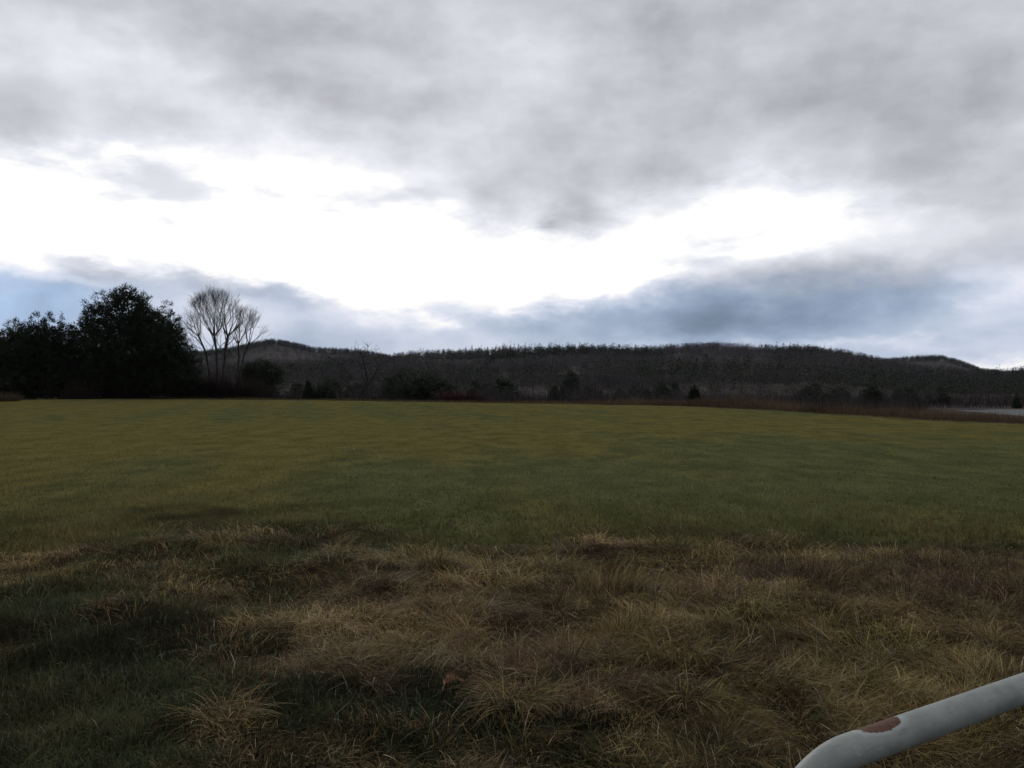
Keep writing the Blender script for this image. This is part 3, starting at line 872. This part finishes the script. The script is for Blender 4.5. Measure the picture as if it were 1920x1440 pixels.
while len(placed) < 210 and tries < 9000:
    tries += 1
    yv = 104 + 150 * rng.uniform() ** 1.0; u = rng.uniform(360, 2050)
    xv = (u - 960) / F * yv
    if 70 < xv < 235 and 80 < yv < 176: continue
    if u > 1715 and yv < 178: continue
    if edge_dist(np.array([xv]), np.array([yv]))[0] < 14: continue
    if any((xv - a) ** 2 + (yv - b) ** 2 < 16 for a, b in placed): continue
    placed.append((xv, yv))
    ev = fbm(np.array([xv * .03]), np.array([yv * .03]), 131, 3)[0] + rng.uniform(-.12, .12) > .52
    if yv < 150 and rng.uniform() < .93: ev = False
    pr = (eprot if ev else bprot)[rng.integers(0, 4)]
    hmax = EYE - FLOOR + (720 - np.interp(u, [300, 600, 800, 1000, 1500, 1920], [690, 690, 695, 690, 702, 712])) / F * yv
    s = np.clip(rng.uniform(.55, 1.0) * hmax / 9.6, .3, 1.15)
    loc = (xv, yv, float(terrain(np.array([xv]), np.array([yv]))[0]) - .05)
    kx = rng.uniform(.85, 1.35) if ev else rng.uniform(1.0, 2.0)
    sv = (s * kx, s * kx * rng.uniform(.8, 1.2), s * rng.uniform(.6, 1.0))
    if pr.name not in used:
        used[pr.name] = 1; pr.location = loc; pr.scale = sv; pr.rotation_euler = (0, 0, rng.uniform(0, 6.28))
    else:
        copy_tree(pr, loc, rng.uniform(0, 6.28), sv)

# brush between the valley trees
n = 85000
yv = 96 + 165 * rng.uniform(0, 1, n) ** 1.2; u = rng.uniform(-200, 2150, n); xv = (u - 960) / F * yv
ok = (edge_dist(xv, yv) > 8) & ~((u > 1735) & (yv < 178))
xv, yv = xv[ok], yv[ok]; n = len(xv)
C = np.array([[.034, .027, .026]]) * rng.uniform(.6, 1.35, (n, 1)) * (.6 + .8 * fbm(xv * .05, yv * .05, 171, 3))[:, None]
V, Q, CC = blades(np.stack([xv, yv, terrain(xv, yv) - .1], 1), rng.uniform(0, 6.28, n), np.where(yv < 150, rng.uniform(1.2, 4.6, n), rng.uniform(.8, 3.6, n)) * (.4 + 1.1 * fbm(xv * .07, yv * .07, 173, 3)), rng.uniform(.03, .08, n), rng.uniform(0, .5, n), rng.uniform(.1, 1.2, n), C, 3)
tag(mesh_obj('valley_brush', V, Q, M_TWIG, CC), 'dense grey brown brush on the valley floor past the field', kind='stuff')

# ------------------------------------------------------------------ hill forest: one mass of trees per hill
def forest(name, X, Yv, evergreen, scale, label):
    Z = terrain(X, Yv)
    Vs = []; Cs = []
    b = np.where(~evergreen)[0]; e = np.where(evergreen)[0]
    # leafless crowns: upright sprays of thin twigs on a thin trunk
    nt = 140
    N = len(b) * nt
    s = np.repeat(scale[b], nt)
    a = rng.uniform(0, 6.28, N); rr = np.sqrt(rng.uniform(0, 1, N)) * 3.6
    hz = rng.uniform(2.0, 8.5, N); rr = rr * np.interp(hz, [2, 5, 8.5], [.45, 1, .75])
    p = np.stack([np.repeat(X[b], nt) + np.cos(a) * rr * s, np.repeat(Yv[b], nt) + np.sin(a) * rr * s, np.repeat(Z[b], nt) + hz * s], 1)
    d = np.stack([np.cos(a) * rr / 3.6 * .8, np.sin(a) * rr / 3.6 * .8, np.ones(N) * .7], 1) + rng.normal(0, .45, (N, 3))
    L = rng.uniform(.9, 2.2, (N, 1)) * s[:, None]
    w_ = rng.uniform(.035, .09, (N, 1)) * np.repeat(np.interp(Yv[b], [250, 700], [.6, 1.15]), nt)[:, None]
    sd = rng.normal(0, 1, (N, 3)); sd[:, 2] = 0; sd /= np.linalg.norm(sd, axis=1, keepdims=True)
    V = np.stack([p - sd * w_, p + sd * w_, p + d * L], 1)
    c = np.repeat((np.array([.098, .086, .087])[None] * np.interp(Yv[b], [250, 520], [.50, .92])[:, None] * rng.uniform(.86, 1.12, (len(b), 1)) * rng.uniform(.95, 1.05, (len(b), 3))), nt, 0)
    Vs.append(V.reshape(-1, 3)); Cs.append(np.repeat(c, 3, 0))
    nt = 130
    N = len(e) * nt
    s = np.repeat(scale[e], nt)
    a = rng.uniform(0, 6.28, N); hz = 11.0 * (1 - np.sqrt(rng.uniform(0, 1, N)) * .92)  # most needles low on the cone
    rr = np.interp(hz, [0, 3, 11], [2.6, 3.0, .1]) * np.sqrt(rng.uniform(.1, 1, N))
    p = np.stack([np.repeat(X[e], nt) + np.cos(a) * rr * s, np.repeat(Yv[e], nt) + np.sin(a) * rr * s, np.repeat(Z[e], nt) + hz * s], 1)
    d = np.stack([np.cos(a), np.sin(a), rng.uniform(-.2, .9, N)], 1)
    near = np.repeat(np.interp(Yv[e], [250, 700], [.5, 1.0]), nt)[:, None]
    L = rng.uniform(.7, 1.6, (N, 1)) * s[:, None] * near; w_ = rng.uniform(.2, .5, (N, 1)) * s[:, None] * near
    sd = np.cross(d, np.array([0, 0, 1.])) + rng.normal(0, .3, (N, 3)); sd /= np.linalg.norm(sd, axis=1, keepdims=True)
    V = np.stack([p - sd * w_, p + sd * w_, p + d * L], 1)
    c = np.repeat(NEEDLE[rng.integers(0, 4, len(e))] * rng.uniform(.8, 1.6, (len(e), 1)), nt, 0)
    Vs.append(V.reshape(-1, 3)); Cs.append(np.repeat(c, 3, 0))
    V = np.concatenate(Vs); C = np.concatenate(Cs)
    o = mesh_obj(name, V, np.arange(len(V)).reshape(-1, 3), M_TWIG, C)
    tag(o, label, kind='stuff')

n = 12500
yv = 250 + (1030 - 250) * rng.uniform(0, 1, n) ** .9
u = rng.uniform(-250, 2250, n); xv = (u - 960) / F * yv
ev = (fbm(xv * .012, yv * .012, 141, 4) + rng.uniform(-.06, .06, n) + .07 * np.exp(-((yv - 480) / 170) ** 2)) > .545
ridge = yv > 960
ev = np.where(ridge, (fbm(u * .02, yv * .001, 151, 3) > .50) & (rng.uniform(0, 1, n) < .35), ev)
s = rng.uniform(.7, 1.15, n) * np.where(ev, .95, 1.0) * np.interp(yv, [250, 450, 930, 980], [.62, 1.0, 1.0, .7])
forest('hill_woods', xv, yv, ev, s, 'brown grey woods with dark evergreen patches covering the nearer hill')
# the spiky conifers along the crest
m_ = 260
ur = rng.uniform(735, 1560, m_); ur[:50] = rng.uniform(1440, 1900, 50); yr = rng.uniform(965, 1012, m_)
xr = (ur - 960) / F * yr; zr = terrain(xr, yr)
hr = np.where(rng.uniform(0, 1, m_) < .22, rng.uniform(11.5, 15, m_), rng.uniform(7.5, 12, m_))
hr[:50] *= .85
nt = 170; N = m_ * nt
f = 1 - np.sqrt(rng.uniform(0, 1, N)); hz = f * np.repeat(hr, nt)
rr = (1 - f) * np.repeat(hr, nt) * .19 * np.sqrt(rng.uniform(.05, 1, N)) + .1; a_ = rng.uniform(0, 6.28, N)
p = np.stack([np.repeat(xr, nt) + np.cos(a_) * rr, np.repeat(yr, nt) + np.sin(a_) * rr, np.repeat(zr, nt) + hz], 1)
d = np.stack([np.cos(a_) * .6, np.sin(a_) * .6, rng.uniform(0, 1.0, N)], 1)
sd = np.cross(d, rng.normal(0, 1, (N, 3))); sd /= np.linalg.norm(sd, axis=1, keepdims=True) + 1e-9
w_ = rng.uniform(.16, .34, (N, 1)); L = rng.uniform(.5, 1.2, (N, 1))
V = np.stack([p - sd * w_, p + sd * w_, p + d * L], 1).reshape(-1, 3)
C = np.repeat(np.repeat(NEEDLE[rng.integers(0, 4, m_)], nt, 0), 3, 0)
tag(mesh_obj('crest_woods', V, np.arange(len(V)).reshape(-1, 3), M_TWIG, C), 'spiky dark conifers massed along the crest of the nearer hill', kind='stuff')
n = 7600
yv = np.where(rng.uniform(0, 1, n) < .4, rng.uniform(1930, 2020, n), rng.uniform(1350, 2040, n)); u = rng.uniform(-250, 2250, n)
u = np.where(rng.uniform(0, 1, n) < .75, np.where(rng.uniform(0, 1, n) < .6, rng.uniform(250, 820, n), rng.uniform(1560, 1960, n)), u)
xv = (u - 960) / F * yv
ev = (fbm(xv * .006, yv * .006, 161, 4) + rng.uniform(-.1, .1, n)) > .55
ev |= (yv > 1930) & (u < 590) & (rng.uniform(0, 1, n) < .7)
s = rng.uniform(.9, 1.3, n)
forest('far_woods', xv, yv, ev, s, 'hazier woods covering the far hills')

# ------------------------------------------------------------------ thin haze over the valley
m, k, out = new_mat('thin_air')
pvn = k.n('ShaderNodeVolumePrincipled')
pvn.inputs['Density'].default_value = .000022; pvn.inputs['Color'].default_value = (.78, .86, 1, 1)
k.link(pvn.outputs[0], out.inputs['Volume'])
hv = [(a_, b_, c_) for a_ in (-4320, 4320) for b_ in (-330, 4720) for c_ in (min(-8.0, float(TV[:, 2].min()) - 1.0), float(TV[:, 2].max()) + 24)]
haze = mesh_obj('haze', hv, np.array([(0, 1, 3, 2), (4, 6, 7, 5), (0, 4, 5, 1), (2, 3, 7, 6), (0, 2, 6, 4), (1, 5, 7, 3)]), m)
tag(haze, 'thin pale blue haze over the valley', kind='stuff')

# ------------------------------------------------------------------ tubular farm gate
def tube(path, r, sides=28):
    path = [Vector(p) for p in path]; n = len(path)
    V = []; Fq = []
    up = None
    for i, p in enumerate(path):
        d = (path[min(i + 1, n - 1)] - path[max(i - 1, 0)]).normalized()
        if up is None:
            up = d.cross(Vector((0.5, -.86, 0))).normalized()
        s = d.cross(up).normalized(); up = s.cross(d).normalized()
        for k in range(sides):
            a = 2 * math.pi * k / sides
            V.append(p + (s * math.cos(a) + up * math.sin(a)) * r)
    for i in range(n - 1):
        for k in range(sides):
            k2 = (k + 1) % sides
            Fq.append((i * sides + k, i * sides + k2, (i + 1) * sides + k2, (i + 1) * sides + k))
    return np.array([tuple(v) for v in V]), np.array(Fq)

GD = Vector((.847, .532, 0)).normalized()          # along the gate, away from the latch end
G0 = Vector((.489, 1.137, 1.125))                   # a point on the top rail, in the middle of the rust
TR = .0215
def gate_material():
    m, k, out = new_mat('worn_galvanised_tube')
    pos = k.n('ShaderNodeNewGeometry').outputs['Position']
    rel = k.vm('SUBTRACT', pos, tuple(G0))
    al = k.vm('DOT_PRODUCT', rel, tuple(GD))
    tilt = Vector((.530, .7586, .8885)).cross(GD) * -1
    view = (G0 - Vector((0, 0, EYE))).normalized(); tilt = view.cross(GD).normalized()
    tilt = tilt if tilt.z > 0 else -tilt
    hh = k.vm('DOT_PRODUCT', rel, tuple(tilt))
    nz = k.noise(pos, 90, 4, .6)
    nb = k.noise(pos, 14, 4, .6)
    e = k.m('ADD', k.m('POWER', k.m('DIVIDE', k.m('ABSOLUTE', k.m('SUBTRACT', al, .002)), .044), 2.0),
            k.m('POWER', k.m('DIVIDE', k.m('SUBTRACT', TR, hh), TR * .68), 2.0))
    e = k.m('ADD', e, k.m('MULTIPLY', k.m('SUBTRACT', nz, .5), .95))
    rust = k.ss(e, 1.08, .90)
    ring = k.ss(e, 1.9, 1.2)
    zinc = k.mix(k.ss(nb, .3, .7), (.225, .243, .215), (.320, .338, .300))
    zinc = k.mix(k.ss(nz, .62, .72, 0, .6), zinc, (.42, .45, .43))
    zinc = k.mix(k.ss(k.noise(pos, 40, 5, .7), .60, .72, 0, .5), zinc, (.15, .16, .15))
    st_ = k.noise(k.mapping(pos, (9, 9, 60)), 3, 5, .65)
    zinc = k.mix(k.ss(st_, .52, .72, 0, .55), zinc, (.16, .165, .145))
    zinc = k.mix(k.ss(k.noise(pos, 55, 6, .75), .64, .70, 0, .8), zinc, (.46, .49, .46))
    zinc = k.mix(k.m('MULTIPLY', ring, .6), zinc, (.42, .47, .44))
    rc = k.mix(k.ss(k.noise(pos, 160, 4, .6), .3, .7), (.095, .045, .027), (.145, .074, .046))
    c = k.mix(rust, zinc, rc)
    p = k.n('ShaderNodeBsdfPrincipled'); k.link(c, p.inputs['Base Color'])
    k.link(k.m('ADD', k.m('MULTIPLY', rust, .3), k.m('ADD', .38, k.m('MULTIPLY', nb, .3))), p.inputs['Roughness'])
    p.inputs['Specular IOR Level'].default_value = .35
    b = k.n('ShaderNodeBump'); b.inputs['Strength'].default_value = .25; b.inputs['Distance'].default_value = .002
    k.link(k.m('SUBTRACT', nz, k.m('MULTIPLY', rust, .6)), b.inputs['Height']); k.link(b.outputs[0], p.inputs['Normal'])
    k.link(p.outputs[0], out.inputs[0])
    return m
M_GATE = gate_material()
gate = empty('farm_gate', (G0.x, G0.y, 0))
tag(gate, 'grey metal tube farm gate with a rust patch on its rounded top corner', 'gate')
LEN, RB, ZT, ZB = 3.4, .17, 1.125, .12
k0 = .062
path = []
for a in np.linspace(0, 1, 16): path.append((LEN * (1 - a) + -k0 * a, ZT))
for a in np.linspace(0, math.pi / 2, 22)[1:]: path.append((-k0 - RB * math.sin(a), ZT - RB + RB * math.cos(a)))
for zq in np.linspace(ZT - RB, ZB + RB, 10)[1:]: path.append((-k0 - RB, zq))
for a in np.linspace(0, math.pi / 2, 14)[1:]: path.append((-k0 - RB + RB * (1 - math.cos(a)), ZB + RB - RB * math.sin(a)))
for a in np.linspace(0, 1, 16)[1:]: path.append((-k0 + (LEN + k0) * a, ZB))
P3 = [(GD.x * s_, GD.y * s_, zz_) for s_, zz_ in path]
V, Q = tube(P3, TR)
mesh_obj('frame', V, Q, M_GATE, parent=gate, smooth_shade=True)
for zz_ in (.90, .66, .40):
    V, Q = tube([(GD.x * s_, GD.y * s_, zz_) for s_ in np.linspace(-k0 - RB + .01, LEN, 12)], TR * .85)
    mesh_obj('rail', V, Q, M_GATE, parent=gate, smooth_shade=True)
V, Q = tube([(GD.x * LEN, GD.y * LEN, zz_) for zz_ in np.linspace(ZB, ZT, 8)], TR)
mesh_obj('upright', V, Q, M_GATE, parent=gate, smooth_shade=True)

# ------------------------------------------------------------------ sky
SUN_AZ, SUN_EL = math.radians(-12), math.radians(12)
world = bpy.data.worlds.new('World'); sc.world = world; world.use_nodes = True
t = world.node_tree
for nd in list(t.nodes): t.nodes.remove(nd)
k = NT(t)
out = k.n('ShaderNodeOutputWorld'); bg = k.n('ShaderNodeBackground'); k.link(bg.outputs[0], out.inputs[0])
bg.inputs['Strength'].default_value = .1
dirv = k.n('ShaderNodeTexCoord').outputs['Generated']
sx = k.n('ShaderNodeSeparateXYZ'); k.link(dirv, sx.inputs[0])
az = k.m('ARCTAN2', sx.outputs[0], sx.outputs[1]); el = k.m('ARCSINE', sx.outputs[2])
def warp(scale, detail, rough, stretch=(1, 1, 2.2)):
    s_ = k.n('ShaderNodeSeparateColor')
    k.link(k.noise(k.mapping(dirv, stretch), scale, detail, rough, True), s_.inputs[0])
    return [k.m('SUBTRACT', s_.outputs[i], .5) for i in range(3)]
w1 = warp(4.0, 3, .5); w2 = warp(15.0, 6, .6)
azw = k.m('ADD', az, k.m('ADD', k.m('MULTIPLY', w1[0], .16), k.m('MULTIPLY', w2[0], .07)))
elw = k.m('ADD', el, k.m('ADD', k.m('MULTIPLY', w1[1], .045), k.m('MULTIPLY', w2[1], .050)))
def ae(u, v):
    a = math.atan((u - 960) / F); return a, math.atan((720 - v) / F * math.cos(a))
def blob(u, v, su, sv, rot, amp, p=1.0, A=None, E=None):
    a0, e0 = ae(u, v); sa = su / F; se = sv / F
    c, s = math.cos(math.radians(rot)), math.sin(math.radians(rot))
    da = k.m('SUBTRACT', A or azw, a0); de = k.m('SUBTRACT', E or elw, e0)
    # rot: positive tilts down to the right
    p1 = k.m('SUBTRACT', k.m('MULTIPLY', da, c / sa), k.m('MULTIPLY', de, s / sa))
    p2 = k.m('ADD', k.m('MULTIPLY', da, s / se), k.m('MULTIPLY', de, c / se))
    qq = k.m('ADD', k.m('MULTIPLY', p1, p1), k.m('MULTIPLY', p2, p2))
    if p != 1.0: qq = k.m('POWER', qq, p)
    return k.m('MULTIPLY', k.m('EXPONENT', k.m('MULTIPLY', qq, -1.0)), amp)
def total(lst):
    s = None
    for b_ in lst:
        v = blob(*b_)
        s = v if s is None else k.m('ADD', s, v)
    return s
BRIGHT = [(300, 405, 320, 104, 2, .44, 1.5), (640, 442, 320, 118, 14, .44, 1.5), (900, 508, 205, 72, 4, .42, 1.5), (30, 408, 250, 88, 0, .40, 1.5),
          (1370, 412, 160, 70, -6, .40, 1.1), (1170, 500, 130, 48, -14, .34, 1.3), (1600, 400, 170, 50, 6, .13, 1), (225, 305, 36, 30, 30, .22, 1.2), (1080, 425, 130, 66, 0, .28, 1.4)]
LIGHT = [(330, 195, 330, 55, 12, .06, 1), (70, 165, 160, 50, 0, .05, 1), (560, 250, 240, 50, 14, .06, 1), (1010, 110, 180, 60, 10, .05, 1), (1560, 250, 130, 60, 0, .05, 1),
         (700, 60, 120, 50, 10, .05, 1), (1890, 270, 60, 60, 0, .10, 1), (100, 60, 160, 60, 10, .06, 1), (900, 250, 160, 60, 10, .04, 1), (1720, 425, 210, 48, 4, .10, 1), (1250, 200, 140, 60, 20, .03, 1), (900, 605, 1100, 46, 0, .05, 1.5)]
DARK = [(1700, 290, 230, 90, 8, -.075, 1), (500, 85, 190, 70, 18, -.06, 1), (690, 170, 120, 60, 20, .01, 1), (1110, 340, 170, 60, 14, -.03, 1), (1140, 50, 150, 50, 0, -.05, 1), (1500, 120, 300, 90, 0, -.03, 1),
        (1085, 402, 80, 42, 8, -.27, 1.2), (110, 270, 170, 36, 6, -.04, 1), (160, 492, 80, 20, 10, -.24, 1.4), (470, 534, 200, 24, 7, -.20, 1.3), (220, 534, 200, 18, 0, -.10, 1.2),
        (1450, 585, 330, 58, -4, -.22, 1), (1340, 605, 230, 30, 0, -.06, 1), (1000, 612, 230, 34, 0, -.11, 1), (650, 615, 300, 40, 0, -.05, 1), (60, 590, 200, 50, 0, -.02, 1),
        (1885, 684, 120, 24, -6, .24, 1), (1885, 540, 60, 44, 0, .22, 1), (1560, 642, 300, 12, 0, .10, 1), (1750, 560, 130, 60, 0, -.04, 1), (1180, 540, 120, 28, -6, .06, 1)]
n1 = k.noise(k.mapping(dirv, (1, 1, 2.6)), 5.0, 7, .56)
n2 = k.noise(k.mapping(dirv, (1, 1, 1.5)), 10.0, 6, .55)
base = k.m('ADD', .775, k.m('ADD', k.m('MULTIPLY', k.m('SUBTRACT', n1, .5), .24), k.m('MULTIPLY', k.m('SUBTRACT', n2, .5), .26)))
n3 = k.noise(k.mapping(dirv, (1, 1, 1.6)), 7.5, 4, .5)
base = k.m('ADD', base, k.m('MULTIPLY', k.m('SUBTRACT', .13, k.m('ABSOLUTE', k.m('SUBTRACT', n3, .5))), .30))
base = k.m('SUBTRACT', base, .012)
base = k.m('SUBTRACT', base, k.ss(sx.outputs[1], .15, -.5, 0, .17))
base = k.m('ADD', base, total(LIGHT))
base = k.m('MINIMUM', k.m('ADD', base, total(BRIGHT)), 1.10)
n4 = k.noise(k.mapping(dirv, (1, 1, 3.0)), 7.0, 6, .55)
base = k.m('SUBTRACT', base, k.m('MULTIPLY', k.ss(n4, .47, .74, 0, .20), k.ss(base, .88, 1.08)))
S = k.m('MAXIMUM', k.m('ADD', base, total(DARK)), .2)
Lum = k.m('POWER', S, 2.2)
low = k.ss(elw, .155, .085)
blue = k.m('MULTIPLY', low, k.ss(S, 1.02, .54))
blue = k.m('ADD', k.m('MULTIPLY', blue, .95), k.m('MULTIPLY', k.m('MULTIPLY', blob(10, 575, 170, 55, 0, 1.0, 1.2), k.ss(S, 1.05, .9)), .5))
tint = k.mix(blue, (.968, .985, 1.075), (.74, 1.0, 1.42))
tint = k.mix(k.ss(S, .90, 1.03), tint, (1, 1, 1))
cloud = k.vm('SCALE', tint, scale=k.m('MULTIPLY', Lum, 10.0))
sky = k.n('ShaderNodeTexSky', sky_type='NISHITA'); sky.sun_disc = False
sky.sun_elevation = SUN_EL; sky.sun_rotation = SUN_AZ; sky.air_density = 1.0; sky.dust_density = .6
gap = .008
final = k.mix(gap, cloud, sky.outputs[0])
k.link(final, bg.inputs['Color'])
world.cycles.sampling_method = 'MANUAL'; world.cycles.sample_map_resolution = 1024

sun = bpy.data.lights.new('sun', 'SUN'); sun.energy = .6; sun.angle = math.radians(25); sun.color = (1, .95, .88)
so = bpy.data.objects.new('sun', sun); col.objects.link(so)
dv = Vector((math.sin(SUN_AZ) * math.cos(SUN_EL), math.cos(SUN_AZ) * math.cos(SUN_EL), math.sin(SUN_EL)))
so.rotation_euler = dv.to_track_quat('Z', 'Y').to_euler(); so.location = (0, 0, 60)

# ------------------------------------------------------------------ camera and render
cam = bpy.data.cameras.new('camera'); cam.sensor_width = 36; cam.lens = 30.0; cam.clip_start = .05; cam.clip_end = 12000
co = bpy.data.objects.new('camera', cam); col.objects.link(co)
co.location = (0, 0, EYE); co.rotation_euler = (math.radians(90), 0, 0)
sc.camera = co
sc.view_settings.view_transform = 'Standard'; sc.view_settings.look = 'None'
sc.view_settings.exposure = 0; sc.view_settings.gamma = 1
sc.render.resolution_x = 1024; sc.render.resolution_y = 768
sc.cycles.max_bounces = 6; sc.cycles.transparent_max_bounces = 8
